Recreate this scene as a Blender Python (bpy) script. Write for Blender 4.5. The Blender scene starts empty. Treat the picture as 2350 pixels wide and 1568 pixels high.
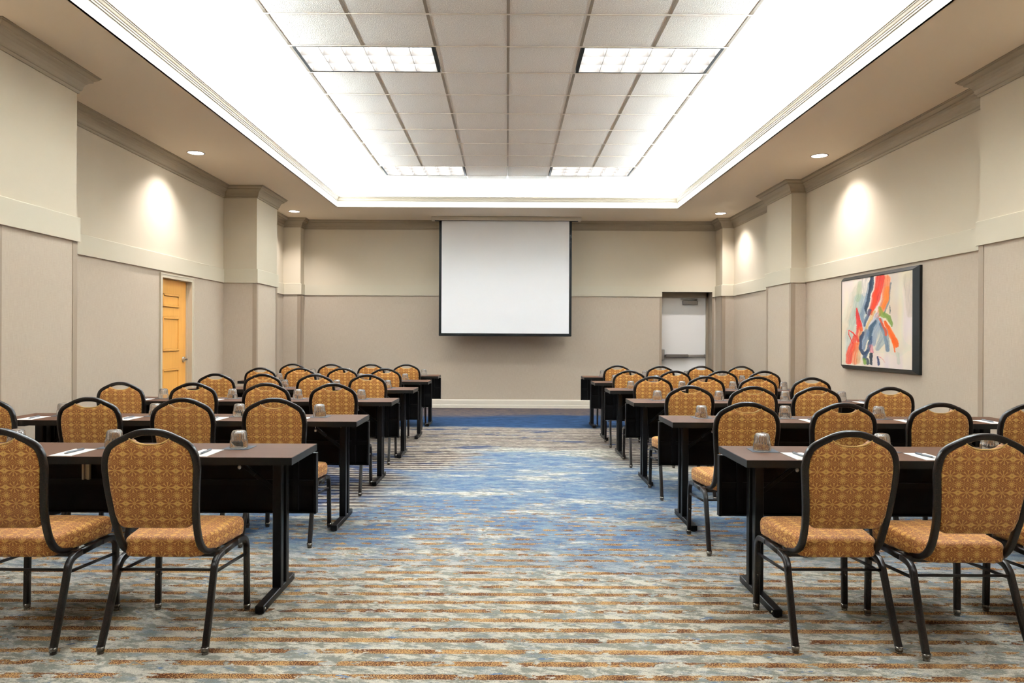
import bpy, math, random
from mathutils import Vector
from math import sin, cos, pi, sqrt, radians, floor as fl

SC = bpy.context.scene
C = SC.collection
random.seed(7)

# ------------------------------------------------------------------ camera
F_PX = 1672.0
CAMZ = 1.306
cam_d = bpy.data.cameras.new('camera')
cam_d.sensor_width = 36.0
cam_d.lens = F_PX / 2350.0 * 36.0
cam_d.shift_x = 12.0 / 2350.0
cam_d.shift_y = -8.0 / 2350.0
cam_d.clip_start = 0.05
cam = bpy.data.objects.new('camera', cam_d)
C.objects.link(cam)
cam.location = (0, 0, CAMZ)
cam.rotation_mode = 'XYZ'
from mathutils import Matrix
cam.matrix_world = Matrix.Translation((0, 0, CAMZ)) @ Matrix.Rotation(radians(90), 4, 'X') @ Matrix.Rotation(radians(0.27), 4, 'Z')
SC.camera = cam

# ------------------------------------------------------------------ world, colour management, big lights
W = bpy.data.worlds.new('world')
SC.world = W
W.use_nodes = True
W.node_tree.nodes['Background'].inputs[0].default_value = (1.0, 0.9, 0.78, 1)
W.node_tree.nodes['Background'].inputs[1].default_value = 0.1
SC.view_settings.view_transform = 'Standard'
SC.view_settings.look = 'None'
SC.view_settings.gamma = 1.0
SC.view_settings.use_curve_mapping = False
SC.view_settings.exposure = 1.74
SC.cycles.use_denoising = True
SC.cycles.max_bounces = 14
SC.cycles.diffuse_bounces = 5
SC.cycles.glossy_bounces = 3
SC.cycles.transmission_bounces = 12
SC.cycles.transparent_max_bounces = 8
SC.cycles.caustics_reflective = False
SC.cycles.caustics_refractive = False
SC.cycles.sample_clamp_indirect = 4.0

TROFFER_E = 14.5
COVE_W = 132.0        # watts per metre of cove
SPOT_W = 14.0
COVE_COL = (0.84, 0.945, 1.0)

# room numbers (metres)
ZS = 3.476           # soffit
ZC = 3.751           # tray ceiling
XF = 2.83            # tray half width at the fascia
YF = 12.12           # tray far end
YN = 0.20            # tray near end, unseen, placed to limit light on the chair backs
YB = 13.57           # back wall
YW = -6.0            # wall behind the camera
XW = 4.1             # side walls
ZB0, ZB1 = 2.086, 2.285   # flat band on the walls
TROFFERS = [(s * 1.2, y) for y in (6.415, 10.685) for s in (-1, 1)]
DOWNLIGHTS = [(s * 3.68, y) for y in (8.6, 12.58, 4.5, 0.4) for s in (-1, 1)]

def area(name, loc, sx, sy, watts, rot=(0, 0, 0), col=(1, 1, 1), parent=None):
    l = bpy.data.lights.new(name, 'AREA')
    l.shape = 'RECTANGLE'
    l.size, l.size_y = sx, sy
    l.energy = watts
    l.color = col
    o = bpy.data.objects.new(name, l)
    C.objects.link(o)
    o.location = loc
    o.rotation_mode = 'QUATERNION'
    o.rotation_quaternion = Vector(rot).to_track_quat('-Z', 'Y')
    o.parent = parent
    return o

# fluorescent strips lying in the cove behind the fascia, shining up on the ceiling
LY = YF - YN
for s in (-1, 1):
    area('cove_lamp', (s * (XF + 0.26), (YF + YN) / 2, ZS + 0.1445), LY, 0.05, COVE_W * LY, (-s * 1.5, 0, 1), COVE_COL)
for yy, d in ((YF + 0.26, -1),):
    area('cove_lamp', (0, yy, ZS + 0.138), 2 * XF, 0.05, 0.42 * COVE_W * 2 * XF, (0, d * 1.5, 1), COVE_COL)

# ------------------------------------------------------------------ material helpers
def lin(c):
    r = []
    for v in c:
        v = v / 255.0
        r.append(v / 12.92 if v <= 0.04045 else ((v + 0.055) / 1.055) ** 2.4)
    return tuple(r) + (1.0,)

class E:
    """tiny expression wrapper over math nodes"""
    nt = None
    def __init__(s, v): s.v = v
    @staticmethod
    def op(o, *a):
        n = E.nt.nodes.new('ShaderNodeMath'); n.operation = o
        for i, x in enumerate(a):
            x = x.v if isinstance(x, E) else x
            if isinstance(x, (int, float)): n.inputs[i].default_value = x
            else: E.nt.links.new(x, n.inputs[i])
        return E(n.outputs[0])
    def __add__(a, b): return E.op('ADD', a, b)
    __radd__ = __add__
    def __sub__(a, b): return E.op('SUBTRACT', a, b)
    def __rsub__(a, b): return E.op('SUBTRACT', b, a)
    def __mul__(a, b): return E.op('MULTIPLY', a, b)
    __rmul__ = __mul__
    def __truediv__(a, b): return E.op('DIVIDE', a, b)
    def __rtruediv__(a, b): return E.op('DIVIDE', b, a)
    def abs(a): return E.op('ABSOLUTE', a)
    def frac(a): return E.op('FRACT', a)
    def sin(a): return E.op('SINE', a)
    def cos(a): return E.op('COSINE', a)
    def sqrt(a): return E.op('SQRT', a)
    def min(a, b): return E.op('MINIMUM', a, b)
    def max(a, b): return E.op('MAXIMUM', a, b)
    def gt(a, b): return E.op('GREATER_THAN', a, b)
    def lt(a, b): return E.op('LESS_THAN', a, b)

def ss(a, b, x):
    n = E.nt.nodes.new('ShaderNodeMapRange'); n.interpolation_type = 'SMOOTHSTEP'
    for i, v in ((0, x), (1, a), (2, b)):
        v = v.v if isinstance(v, E) else v
        if isinstance(v, (int, float)): n.inputs[i].default_value = v
        else: E.nt.links.new(v, n.inputs[i])
    return E(n.outputs[0])

def noise(x, y, z=0.0, detail=2.0, rough=0.5):
    c = E.nt.nodes.new('ShaderNodeCombineXYZ')
    for i, v in enumerate((x, y, z)):
        v = v.v if isinstance(v, E) else v
        if isinstance(v, (int, float)): c.inputs[i].default_value = v
        else: E.nt.links.new(v, c.inputs[i])
    n = E.nt.nodes.new('ShaderNodeTexNoise')
    n.inputs['Scale'].default_value = 1.0
    n.inputs['Detail'].default_value = detail
    n.inputs['Roughness'].default_value = rough
    E.nt.links.new(c.outputs[0], n.inputs['Vector'])
    return E(n.outputs[0])

def mix(f, a, b):
    n = E.nt.nodes.new('ShaderNodeMix'); n.data_type = 'RGBA'
    for i, v in ((0, f), (6, a), (7, b)):
        v = v.v if isinstance(v, E) else v
        if isinstance(v, (int, float, tuple)): n.inputs[i].default_value = v
        else: E.nt.links.new(v, n.inputs[i])
    return E(n.outputs[2])

def new_mat(name, base=(0.8, 0.8, 0.8, 1), rough=0.6, metal=0.0, spec=0.5):
    m = bpy.data.materials.new(name); m.use_nodes = True
    nt = m.node_tree; b = nt.nodes['Principled BSDF']
    b.inputs['Base Color'].default_value = base
    b.inputs['Roughness'].default_value = rough
    b.inputs['Metallic'].default_value = metal
    b.inputs['Specular IOR Level'].default_value = spec
    E.nt = nt
    return m, nt, b

def xyz(nt, kind='Object'):
    t = nt.nodes.new('ShaderNodeTexCoord'); s = nt.nodes.new('ShaderNodeSeparateXYZ')
    nt.links.new(t.outputs[kind], s.inputs[0])
    return E(s.outputs[0]), E(s.outputs[1]), E(s.outputs[2])

def bump(nt, b, h, strength=0.3, dist=0.002):
    n = nt.nodes.new('ShaderNodeBump'); n.inputs['Strength'].default_value = strength
    n.inputs['Distance'].default_value = dist
    nt.links.new(h.v, n.inputs['Height']); nt.links.new(n.outputs[0], b.inputs['Normal'])

def plain(name, rgb, rough=0.6, metal=0.0, spec=0.5, var=0.06, sc=6.0, bs=0.0):
    m, nt, b = new_mat(name, lin(rgb), rough, metal, spec)
    x, y, z = xyz(nt)
    n = noise(x * sc, y * sc, z * sc, 3)
    c = lin(rgb)
    lo = tuple(v * (1 - var) for v in c[:3]) + (1,)
    hi = tuple(min(1, v * (1 + var)) for v in c[:3]) + (1,)
    nt.links.new(mix(n, lo, hi).v, b.inputs['Base Color'])
    if bs:
        bump(nt, b, noise(x * 90, y * 90, z * 90, 2), bs, 0.001)
    return m

# ---- walls
M_PAINT = plain('wall_paint', (204, 193, 172), 0.75, spec=0.2, var=0.015, sc=2)
M_BAND = plain('band_paint', (203, 194, 173), 0.6, spec=0.3, var=0.01, sc=2)
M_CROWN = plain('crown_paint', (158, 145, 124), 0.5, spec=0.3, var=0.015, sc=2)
M_SOFFIT = plain('soffit_paint', (228, 214, 193), 0.8, spec=0.15, var=0.015, sc=1)
M_FASCIA = plain('fascia_paint', (208, 201, 187), 0.6, spec=0.3, var=0.01, sc=2)
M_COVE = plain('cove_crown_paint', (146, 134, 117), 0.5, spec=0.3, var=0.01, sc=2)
M_DARKWALL = plain('unseen_dark_wall', (112, 98, 84), 0.9, var=0.03)  # unseen wall behind the camera, darkened to cut bounce onto chair backs
M_BASE = plain('baseboard_paint', (226, 218, 202), 0.45, spec=0.4, var=0.01, sc=2)
M_STRIP = plain('edge_strip', (146, 130, 112), 0.5, spec=0.3, var=0.02, sc=4)
M_CASING = plain('casing_paint', (196, 186, 165), 0.45, spec=0.4, var=0.01, sc=3)
M_CASING2 = plain('dark_casing_paint', (140, 126, 108), 0.45, spec=0.4, var=0.01, sc=3)

def fabric_wall():
    m, nt, b = new_mat('wall_fabric', rough=0.9, spec=0.1)
    x, y, z = xyz(nt)
    a = noise((x + y) * 330, z * 12, 0, 2)
    c = noise((x + y) * 20, z * 260, 3.0, 2)
    d = noise(x * 1.3, y * 1.3, z * 1.3, 2)
    col = mix(ss(0.3, 0.7, a * 0.6 + c * 0.4), lin((175, 161, 143)), lin((187, 174, 157)))
    col = mix(d * 0.35, col, lin((170, 153, 138)))
    nt.links.new(col.v, b.inputs['Base Color'])
    bump(nt, b, a + c, 0.12, 0.001)
    return m
M_FABRIC = fabric_wall()

def tile_mat():
    m, nt, b = new_mat('ceiling_tile', rough=0.95, spec=0.05)
    x, y, z = xyz(nt)
    n = noise(x * 110, y * 110, 0, 2, 0.6)
    ix = E.op('FLOOR', x / 0.61); iy = E.op('FLOOR', (y - 6.11) / 0.61)
    w = noise(ix * 7.13, iy * 5.77, 1.0, 0)
    col = mix(ss(0.38, 0.62, n), lin((222, 216, 208)), lin((246, 241, 233)))
    col = mix(w * 0.12, col, lin((220, 212, 204)))
    nt.links.new(col.v, b.inputs['Base Color'])
    bump(nt, b, n, 0.6, 0.004)
    return m
M_TILE = tile_mat()
M_GRIDSHADE = plain('grid_shaded', (136, 122, 104), 0.5, var=0.01)  # long bars coloured dark to carry their shade
M_GRIDLIT = plain('grid_cross_lit', (226, 214, 196), 0.5, var=0.01)  # cross bars of the same grid, coloured pale as if catching light
M_CWHITE = plain('ceiling_white', (240, 240, 240), 0.9, spec=0.1, var=0.01, sc=1)

def floral(name, gold, brown, dark):
    """gold star flowers on brown petals, repeat 71 x 69 mm, drawn in the metres of the UV map"""
    m, nt, b = new_mat(name, rough=0.62, spec=0.25)
    u, v, _ = xyz(nt, 'UV')
    fx = (u / 0.0710 + 0.5).frac() - 0.5
    fy = (v / 0.0690 + 0.5).frac() - 0.5
    # big flower at the cell centre: eight brown petals, gold rays between
    r = (fx * fx + fy * fy).sqrt()
    th = E.op('ARCTAN2', fy, fx)
    k = (th / (pi / 4)).frac() - 0.5               # petals sit between the rays
    k = ((th / (pi / 4)) + 100.0).frac() - 0.5
    side = (k * (pi / 4)).sin().abs() * r           # distance from the petal axis
    along = r
    t = (along - 0.06) / 0.44
    wid = (t.max(0.0).min(1.0) * pi).sin() * 0.064
    petal = ss(0.012, -0.004, side - wid)
    core = ss(0.36, 0.30, r)
    line = ss(0.026, 0.016, side - wid) * ss(0.54, 0.50, r)
    ax = fx.abs(); ay = fy.abs()
    ground = ss(0.17, 0.23, ay + ax * 0.12)
    # small flower at the corner, twelve rays
    gx = 0.5 - ax; gy = 0.5 - ay
    r2 = (gx * gx + gy * gy).sqrt()
    th2 = E.op('ARCTAN2', gy, gx)
    ray = (th2 * 6.0).cos().abs()
    star = ss(0.27, 0.23, r2) * ss(0.66, 0.80, ray + ss(0.13, 0.07, r2))
    dot2 = ss(0.028, 0.015, r2)
    # diamond at (0,.5)
    dm = ax * 1.0 + gy * 1.4
    dia = ss(0.018, 0.006, (dm - 0.10).abs())
    ell = ss(1.0, 0.6, gx * gx * 500.0 + ay * ay * 1400.0)
    dot = ss(0.022, 0.012, r)
    br = (ground * (1.0 - core) * (1.0 - line)).max(petal)
    br = br * (1.0 - star * ss(0.31, 0.27, r2)) * (1.0 - dia)
    br = br.max(dot).max(dot2).max(ell)
    weave = noise(u * 1400, v * 1400, 0, 1)
    cl = noise(u * 9, v * 9, 2.0, 1)
    c1 = mix(weave, gold, tuple(c * 0.86 for c in gold[:3]) + (1,))
    c2 = mix(weave * 0.6 + cl * 0.4, brown, dark)
    nt.links.new(mix(br, c1, c2).v, b.inputs['Base Color'])
    b.inputs['Sheen Weight'].default_value = 0.15
    bump(nt, b, weave + br * -0.6, 0.2, 0.0008)
    return m
M_FLORAL = floral('floral_fabric', lin((220, 169, 90)), lin((152, 92, 39)), lin((134, 76, 29)))
M_PIPING = plain('piping_fabric', (222, 178, 104), 0.6)

def frame_mat():
    m, nt, b = new_mat('hammered_black_metal', rough=0.3, spec=0.3)
    x, y, z = xyz(nt)
    n = noise(x * 260, y * 260, z * 260, 2)
    nt.links.new(mix(ss(0.45, 0.75, n), lin((8, 7, 6)), lin((46, 31, 24))).v, b.inputs['Base Color'])
    bump(nt, b, n, 0.07, 0.001)
    return m
M_FRAME = frame_mat()
M_BLACK = plain('black_powder_coat', (9, 9, 10), 0.42, spec=0.16, var=0.1, sc=40)
M_PANEL = plain('black_panel', (6, 6, 7), 0.5, spec=0.12, var=0.1, sc=20)
M_EDGE = plain('black_edge_band', (13, 13, 12), 0.4, spec=0.2, var=0.06, sc=30)
def laminate():
    m, nt, b = new_mat('walnut_laminate', rough=0.6, spec=0.05)
    x, y, z = xyz(nt)
    n = noise(x * 2.2, y * 60, 0, 4, 0.6)
    n2 = noise(x * 30, y * 300, 3, 2)
    nt.links.new(mix(n * 0.7 + n2 * 0.3, lin((60, 40, 28)), lin((80, 56, 42))).v, b.inputs['Base Color'])
    return m
M_LAM = laminate()
M_CHROME = plain('brushed_steel', (190, 190, 190), 0.28, 1.0, var=0.05, sc=60)
M_STEEL = plain('satin_steel', (132, 128, 124), 0.3, 0.85, var=0.08, sc=20)
M_SILVER = plain('aluminium_bracket', (178, 172, 160), 0.4, 0.7, var=0.05)
M_PAPER = plain('white_paper', (240, 238, 234), 0.7, spec=0.2, var=0.01)
M_NAPKIN = plain('slate_napkin', (74, 77, 82), 0.85, spec=0.1, var=0.1, sc=80, bs=0.3)
M_PEN = plain('grey_pen_plastic', (120, 124, 130), 0.3, 0.3, var=0.05)
M_PENDK = plain('dark_pen_plastic', (60, 62, 66), 0.35, var=0.05)
def glass_mat():
    m, nt, b = new_mat('clear_glass', (1.0, 1.0, 1.0, 1), 0.01)
    b.inputs['Transmission Weight'].default_value = 0.93  # small white diffuse share stands in for bright reflections and light through glass
    b.inputs['IOR'].default_value = 1.48
    x, y, z = xyz(nt)
    b.inputs['Coat Weight'].default_value = 0.0
    bump(nt, b, noise(x * 60, y * 60, z * 60, 1), 0.04, 0.001)
    return m
M_GLASS = glass_mat()
M_GLIDE = plain('clear_grey_glide', (120, 114, 106), 0.2, 0.7, var=0.05)

def emis(name, col, st):
    m, nt, b = new_mat(name, (0.9, 0.9, 0.9, 1), 0.5)
    b.inputs['Emission Color'].default_value = col + (1,)
    b.inputs['Emission Strength'].default_value = st
    return m
M_LENS = emis('lit_lamp_diffuser', (0.98, 0.985, 1.0), TROFFER_E)
M_DLENS = emis('lit_downlight_lens', (1.0, 0.97, 0.93), 6.0)
M_LOUVER = plain('satin_grey_louvre', (104, 101, 97), 0.4, spec=0.3, var=0.02, sc=8)

def oak():
    m, nt, b = new_mat('honey_maple', rough=0.38, spec=0.4)
    x, y, z = xyz(nt)
    n = noise(y * 34 + noise(x, y * 3, z * 1.2, 2) * 3.0, z * 2.2, 0, 4, 0.6)
    nt.links.new(mix(n, lin((216, 148, 62)), lin((240, 182, 94))).v, b.inputs['Base Color'])
    return m
M_OAK = oak()
M_WDOOR = plain('white_door_paint', (246, 245, 242), 0.5, var=0.01, sc=3)
M_SCREEN = plain('matte_white_screen', (246, 247, 248), 0.85, spec=0.1, var=0.004, sc=1)
M_SBLACK = plain('screen_black_border', (15, 16, 16), 0.6, spec=0.12, var=0.05)
M_PFRAME = plain('black_frame_lacquer', (14, 14, 13), 0.4, spec=0.25, var=0.05)
M_HOUSE = plain('screen_housing', (196, 186, 168), 0.5, var=0.01)

def carpet():
    m, nt, b = new_mat('carpet', rough=0.95, spec=0.05)
    x, y, z = xyz(nt)
    big = noise(x * 0.45, y * 0.55, 0.0, 2)
    big2 = noise(x * 0.7, y * 1.2, 7.0, 3)
    yw = y + (big2 - 0.5) * 1.6
    warp = noise(x * 2.5, y * 4, 11.0, 3)
    wx = (warp - 0.5)
    # --- ground: cream / grey-green / pale blue clouds with cream veins
    g1 = noise(x * 8.5 + wx * 2, y * 16.0 + x * 4.0, 2.0, 5, 0.74)
    g2 = noise(x * 5.5, y * 15.0, 5.0, 5, 0.68)
    g3 = noise(x * 30.0, y * 70.0, 9.0, 3, 0.7)
    tuft = noise(x * 210, y * 210, 0.0, 2, 0.75)
    vein = (noise(x * 11.0 + y * 9.0, y * 22.0 - x * 7.0, 15.0, 4, 0.65) - 0.5).abs()
    vein = ss(0.026, 0.004, vein) * ss(0.40, 0.54, g1)
    ground = mix(ss(0.45, 0.555, g1 * 0.75 + g3 * 0.25), lin((140, 139, 128)), lin((224, 216, 200)))
    lb = ss(0.505, 0.60, g2 * 0.72 + g3 * 0.28)
    ground = mix(lb * 0.62, ground, lin((128, 142, 152)))
    spot = ss(0.63, 0.68, noise(x * 9.0 + wx, y * 19, 21.0, 4, 0.6))
    ground = mix(spot * 0.85, ground, lin((76, 112, 156)))
    ground = mix(vein * 0.7, ground, lin((226, 219, 202)))
    # --- blue wash down the aisle
    zb = ss(3.95, 5.1, yw + big * 0.6) * ss(8.9, 8.1, yw + (x.abs() - 0.3).max(0.0) * 0.9)
    bn = ss(0.42, 0.56, noise(x * 1.3, y * 3.0, 31.0, 6, 0.72) + zb * 0.05)
    blue = mix(ss(0.36, 0.62, noise(x * 5, y * 13.0, 41.0, 6, 0.8)), lin((126, 146, 160)), lin((46, 84, 128)))
    col = mix(zb * bn * 0.92, ground, blue)
    fl_ = ss(0.57, 0.64, noise(x * 12, y * 36, 51.0, 5, 0.75))
    col = mix(zb * fl_ * 0.7, col, lin((198, 190, 172)))
    # --- stripes, 113 mm pitch, running across the room
    s = (y / 0.1132 - 0.76 + 0.5 + 100.0).frac()
    sd = (s - 0.5).abs()
    edge = (noise(x * 34, y * 80, 61.0, 3) - 0.5) * 0.14
    brk = noise(x * 5.2, y * 8.5, 71.0, 4, 0.68) * 0.62 + noise(x * 15, y * 30, 81.0, 3, 0.6) * 0.38
    cover = 0.533 - ss(3.75, 4.6, yw) * 0.055 - ss(5.4, 6.6, yw) * 0.14 + ss(0.4, -0.4, (x - 0.2).abs() - 1.2) * 0.012
    brown = ss(0.198, 0.175, sd + edge) * ss(-0.004, 0.008, cover - brk)
    weave = noise(x * 170 + y * 120, y * 210, 3.0, 1, 0.5)
    tone = noise(x * 7, y * 12, 91.0, 1)
    bcol = mix(ss(0.48, 0.55, weave + (tone - 0.5) * 0.45), lin((82, 42, 20)), lin((214, 168, 110)))
    col = mix(brown, col, bcol)
    # --- dark / cream stripes on the far half and at the left
    side_l = ss(-0.7, -1.3, x + wx * 1.2) * ss(5.3, 5.7, y + (big - 0.5) * 0.6)
    side_r = ss(0.9, 1.5, x + wx * 1.2) * ss(7.2, 7.6, y)
    side_m = ss(-0.1, -0.6, x + wx * 1.6) * ss(7.0, 7.3, y)
    allw = ss(8.35, 8.8, y + wx * 1.4)
    dz = side_l.max(side_r).max(side_m).max(allw) * ss(10.75, 10.45, y + (big2 - 0.5) * 0.9)
    cr = mix(ss(0.42, 0.60, noise(x * 8, y * 24.0, 101.0, 5, 0.8)), lin((204, 192, 174)), lin((146, 138, 130)))
    bl2 = ss(0.565, 0.62, noise(x * 1.4, y * 3.4, 111.0, 4, 0.68) + ss(-0.9, -1.8, x) * 0.15 * ss(8.6, 7.6, y))
    cr = mix(bl2 * 0.85, cr, lin((52, 78, 118)))
    dk = ss(0.29, 0.22, sd + edge * 1.0) * ss(0.70, 0.56, noise(x * 7, y * 14.0, 121.0, 5, 0.8) + 0.03)
    dcol = mix(bl2, lin((64, 52, 48)), lin((30, 38, 66)))
    col = mix(dz, col, mix(dk, cr, dcol))
    # --- deep blue band and taupe strip by the far wall
    band = ss(10.45, 10.75, y + (big2 - 0.5) * 0.9)
    bnd = mix(ss(0.35, 0.65, noise(x * 4, y * 16, 131.0, 6, 0.78)), lin((24, 42, 70)), lin((48, 74, 106)))
    col = mix(band, col, bnd)
    far = ss(12.05, 12.45, y + (big2 - 0.5) * 1.0)
    fcol = mix(ss(0.4, 0.6, noise(x * 5, y * 26, 141.0, 5, 0.8)), lin((62, 62, 78)), lin((118, 102, 88)))
    col = mix(far, col, fcol)
    c = nt.nodes.new('ShaderNodeHueSaturation')
    nt.links.new((tuft * 1.25 - 0.01).v, c.inputs['Value']); nt.links.new(col.v, c.inputs['Color'])
    nt.links.new(c.outputs[0], b.inputs['Base Color'])
    bump(nt, b, tuft + brown * 0.6, 0.35, 0.003)
    return m
M_CARPET = carpet()

# ------------------------------------------------------------------ mesh helpers
class MB:
    def __init__(s):
        s.v = []; s.f = []; s.mi = []; s.sm = []
    def add(s, vs, fs, mi=0, smooth=False):
        o = len(s.v); s.v += [tuple(p) for p in vs]
        for f in fs:
            s.f.append([i + o for i in f]); s.mi.append(mi); s.sm.append(smooth)
        return s
    def box(s, x0, x1, y0, y1, z0, z1, mi=0, bev=0.0):
        x0, x1 = sorted((x0, x1)); y0, y1 = sorted((y0, y1)); z0, z1 = sorted((z0, z1))
        if bev <= 0:
            v = [(x, y, z) for z in (z0, z1) for y in (y0, y1) for x in (x0, x1)]
            return s.add(v, [(0, 2, 3, 1), (4, 5, 7, 6), (0, 1, 5, 4), (2, 6, 7, 3), (0, 4, 6, 2), (1, 3, 7, 5)], mi)
        # chamfered box: octagon-cornered rings
        b = min(bev, (x1 - x0) / 2.01, (y1 - y0) / 2.01, (z1 - z0) / 2.01)
        rings = []
        for z, i in ((z0, b), (z0 + b, 0), (z1 - b, 0), (z1, b)):
            a0, a1, c0, c1 = x0 + i, x1 - i, y0 + i, y1 - i
            k = b
            rings.append([(a0 + k, c0, z), (a1 - k, c0, z), (a1, c0 + k, z), (a1, c1 - k, z), (a1 - k, c1, z), (a0 + k, c1, z), (a0, c1 - k, z), (a0, c0 + k, z)])
        return s.loft(rings, True, mi)
    def loft(s, rings, caps=True, mi=0, smooth=False, closed=True):
        n = len(rings[0]); vs = [p for r in rings for p in r]; fs = []
        for i in range(len(rings) - 1):
            for j in range(n if closed else n - 1):
                k = (j + 1) % n
                fs.append((i * n + j, i * n + k, (i + 1) * n + k, (i + 1) * n + j))
        s.add(vs, fs, mi, smooth)
        if caps:
            o = len(s.v) - len(vs)
            s.f.append([o + j for j in range(n)][::-1]); s.mi.append(mi); s.sm.append(False)
            s.f.append([o + (len(rings) - 1) * n + j for j in range(n)]); s.mi.append(mi); s.sm.append(False)
        return s
    def sweep(s, pts, a, b, N, mi=0, rnd=0.35, seg=3):
        """rounded-rectangle tube along pts; a = half size across (T x N), b = half size along N"""
        N = Vector(N).normalized(); pts = [Vector(p) for p in pts]; rings = []
        prof = []
        ra, rb = a * rnd, b * rnd
        for cx, cy, a0 in ((a - ra, b - rb, 0), (-(a - ra), b - rb, 90), (-(a - ra), -(b - rb), 180), (a - ra, -(b - rb), 270)):
            for q in range(seg + 1):
                t = radians(a0 + 90.0 * q / seg)
                prof.append((cx + ra * cos(t), cy + rb * sin(t)))
        for i, p in enumerate(pts):
            T = (pts[min(i + 1, len(pts) - 1)] - pts[max(i - 1, 0)]).normalized()
            S = T.cross(N).normalized(); U = S.cross(T).normalized()
            rings.append([tuple(p + S * u + U * w) for u, w in prof])
        return s.loft(rings, True, mi, True)
    def cyl(s, p0, p1, r0, r1=None, n=12, mi=0, smooth=True):
        r1 = r0 if r1 is None else r1
        p0, p1 = Vector(p0), Vector(p1); T = (p1 - p0).normalized()
        A = T.orthogonal().normalized(); B = T.cross(A)
        rg = lambda p, r: [tuple(p + A * r * cos(2 * pi * i / n) + B * r * sin(2 * pi * i / n)) for i in range(n)]
        return s.loft([rg(p0, r0), rg(p1, r1)], True, mi, smooth)
    def lathe(s, prof, n=24, c=(0, 0, 0), flute=None, mi=0):
        rings = []
        for r, z in prof:
            rings.append([(c[0] + (r * (1 + (flute(i / n, z) if flute else 0))) * cos(2 * pi * i / n),
                           c[1] + (r * (1 + (flute(i / n, z) if flute else 0))) * sin(2 * pi * i / n), c[2] + z) for i in range(n)])
        return s.loft(rings, False, mi, True)
    def build(s, name, mats, parent=None, uv=None, fixn=False):
        me = bpy.data.meshes.new(name)
        me.from_pydata(s.v, [], s.f)
        for m in (mats if isinstance(mats, (list, tuple)) else [mats]): me.materials.append(m)
        for p, i, q in zip(me.polygons, s.mi, s.sm):
            p.material_index = i; p.use_smooth = q
        if fixn:
            import bmesh
            bm = bmesh.new(); bm.from_mesh(me)
            bmesh.ops.recalc_face_normals(bm, faces=bm.faces); bm.to_mesh(me); bm.free()
        if uv:
            L = me.uv_layers.new(name='UVMap')
            for p in me.polygons:
                for li in p.loop_indices:
                    L.data[li].uv = uv(me.vertices[me.loops[li].vertex_index].co, p.normal)
        me.update()
        o = bpy.data.objects.new(name, me); C.objects.link(o); o.parent = parent
        return o

def tag(o, label=None, cat=None, group=None, kind=None):
    if label: o['label'] = label
    if cat: o['category'] = cat
    if group: o['group'] = group
    if kind: o['kind'] = kind
    return o

def struct(o): o['kind'] = 'structure'; return o

def empty(name, loc=(0, 0, 0), rz=0.0):
    o = bpy.data.objects.new(name, None); C.objects.link(o)
    o.location = loc; o.rotation_euler = (0, 0, rz); o.empty_display_size = 0.1
    return o

KIDS = {}
def kids(o):
    return [c for c in bpy.data.objects if c.parent == o]
def dup(proto, loc, rz=0.0):
    if proto not in KIDS:
        KIDS[proto] = [(c, kids(c)) for c in kids(proto)]
    r = proto.copy(); C.objects.link(r); r.location = loc; r.rotation_euler = (0, 0, rz)
    for c, gs in KIDS[proto]:
        d = c.copy(); C.objects.link(d); d.parent = r
        for g in gs:
            e = g.copy(); C.objects.link(e); e.parent = d
    return r

def catmull(P, n=6):
    P = [Vector(p) for p in P]; out = []
    for i in range(len(P) - 1):
        p0 = P[max(i - 1, 0)]; p1 = P[i]; p2 = P[i + 1]; p3 = P[min(i + 2, len(P) - 1)]
        for k in range(n):
            t = k / n
            out.append(0.5 * ((2 * p1) + (p2 - p0) * t + (2 * p0 - 5 * p1 + 4 * p2 - p3) * t * t + (3 * p1 - p0 - 3 * p2 + p3) * t ** 3))
    out.append(P[-1]); return out

# ------------------------------------------------------------------ room shell
PL0, PL1, PLX = 5.07, 6.02, 3.56           # near left pilaster
PL2, PL3, PLX2 = 10.53, 11.46, 3.62
PR0, PR1, PRX = 5.10, 6.015, 3.90
PR2, PR3, PRX2 = 9.99, 10.93, 3.896
LEFT = [(-XW, YW), (-XW, PL0), (-PLX, PL0), (-PLX, PL1), (-XW, PL1), (-XW, PL2), (-PLX2, PL2), (-PLX2, PL3), (-XW, PL3), (-XW, 13.34), (-3.782, 13.34), (-3.782, YB)]
BACK = [(-3.782, YB), (3.888, YB)]
RIGHT = [(3.888, YB), (3.888, 13.16), (XW, 13.16), (XW, PR3), (PRX2, PR3), (PRX2, PR2), (XW, PR2), (XW, PR1), (PRX, PR1), (PRX, PR0), (XW, PR0), (XW, YW)]
FRONT = [(XW, YW), (-XW, YW)]
RING = LEFT[:-1] + BACK[:-1] + RIGHT[:-1] + FRONT[:-1]

def offs(ring, closed=True):
    """per-vertex mitre directions pointing into the room (the ring runs clockwise seen from above)"""
    n = len(ring); out = []
    for i in range(n):
        p = Vector(ring[i]); a = Vector(ring[i - 1]); b = Vector(ring[(i + 1) % n])
        d1 = (p - a).normalized(); d2 = (b - p).normalized()
        if not closed and i == 0: d1 = d2
        if not closed and i == n - 1: d2 = d1
        n1 = Vector((d1.y, -d1.x)); n2 = Vector((d2.y, -d2.x))
        m = (n1 + n2); m = m / (1 + n1.dot(n2)); out.append(m)
    return out
OFFS = offs(RING)
OFFMAP = {tuple(p): o for p, o in zip(RING, OFFS)}

def strip(path, prof, name, mat, parent=None, mi=None):
    """profile [(offset into room, z)] carried along a piece of the room ring, mitred"""
    mb = MB(); k = len(prof)
    rings = []
    for p in path:
        m = OFFMAP[tuple(p)]
        rings.append([(p[0] + m.x * o, p[1] + m.y * o, z) for o, z in prof])
    mb.loft(rings, False, 0, False, closed=False)
    return mb.build(name, mat, parent)

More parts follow.
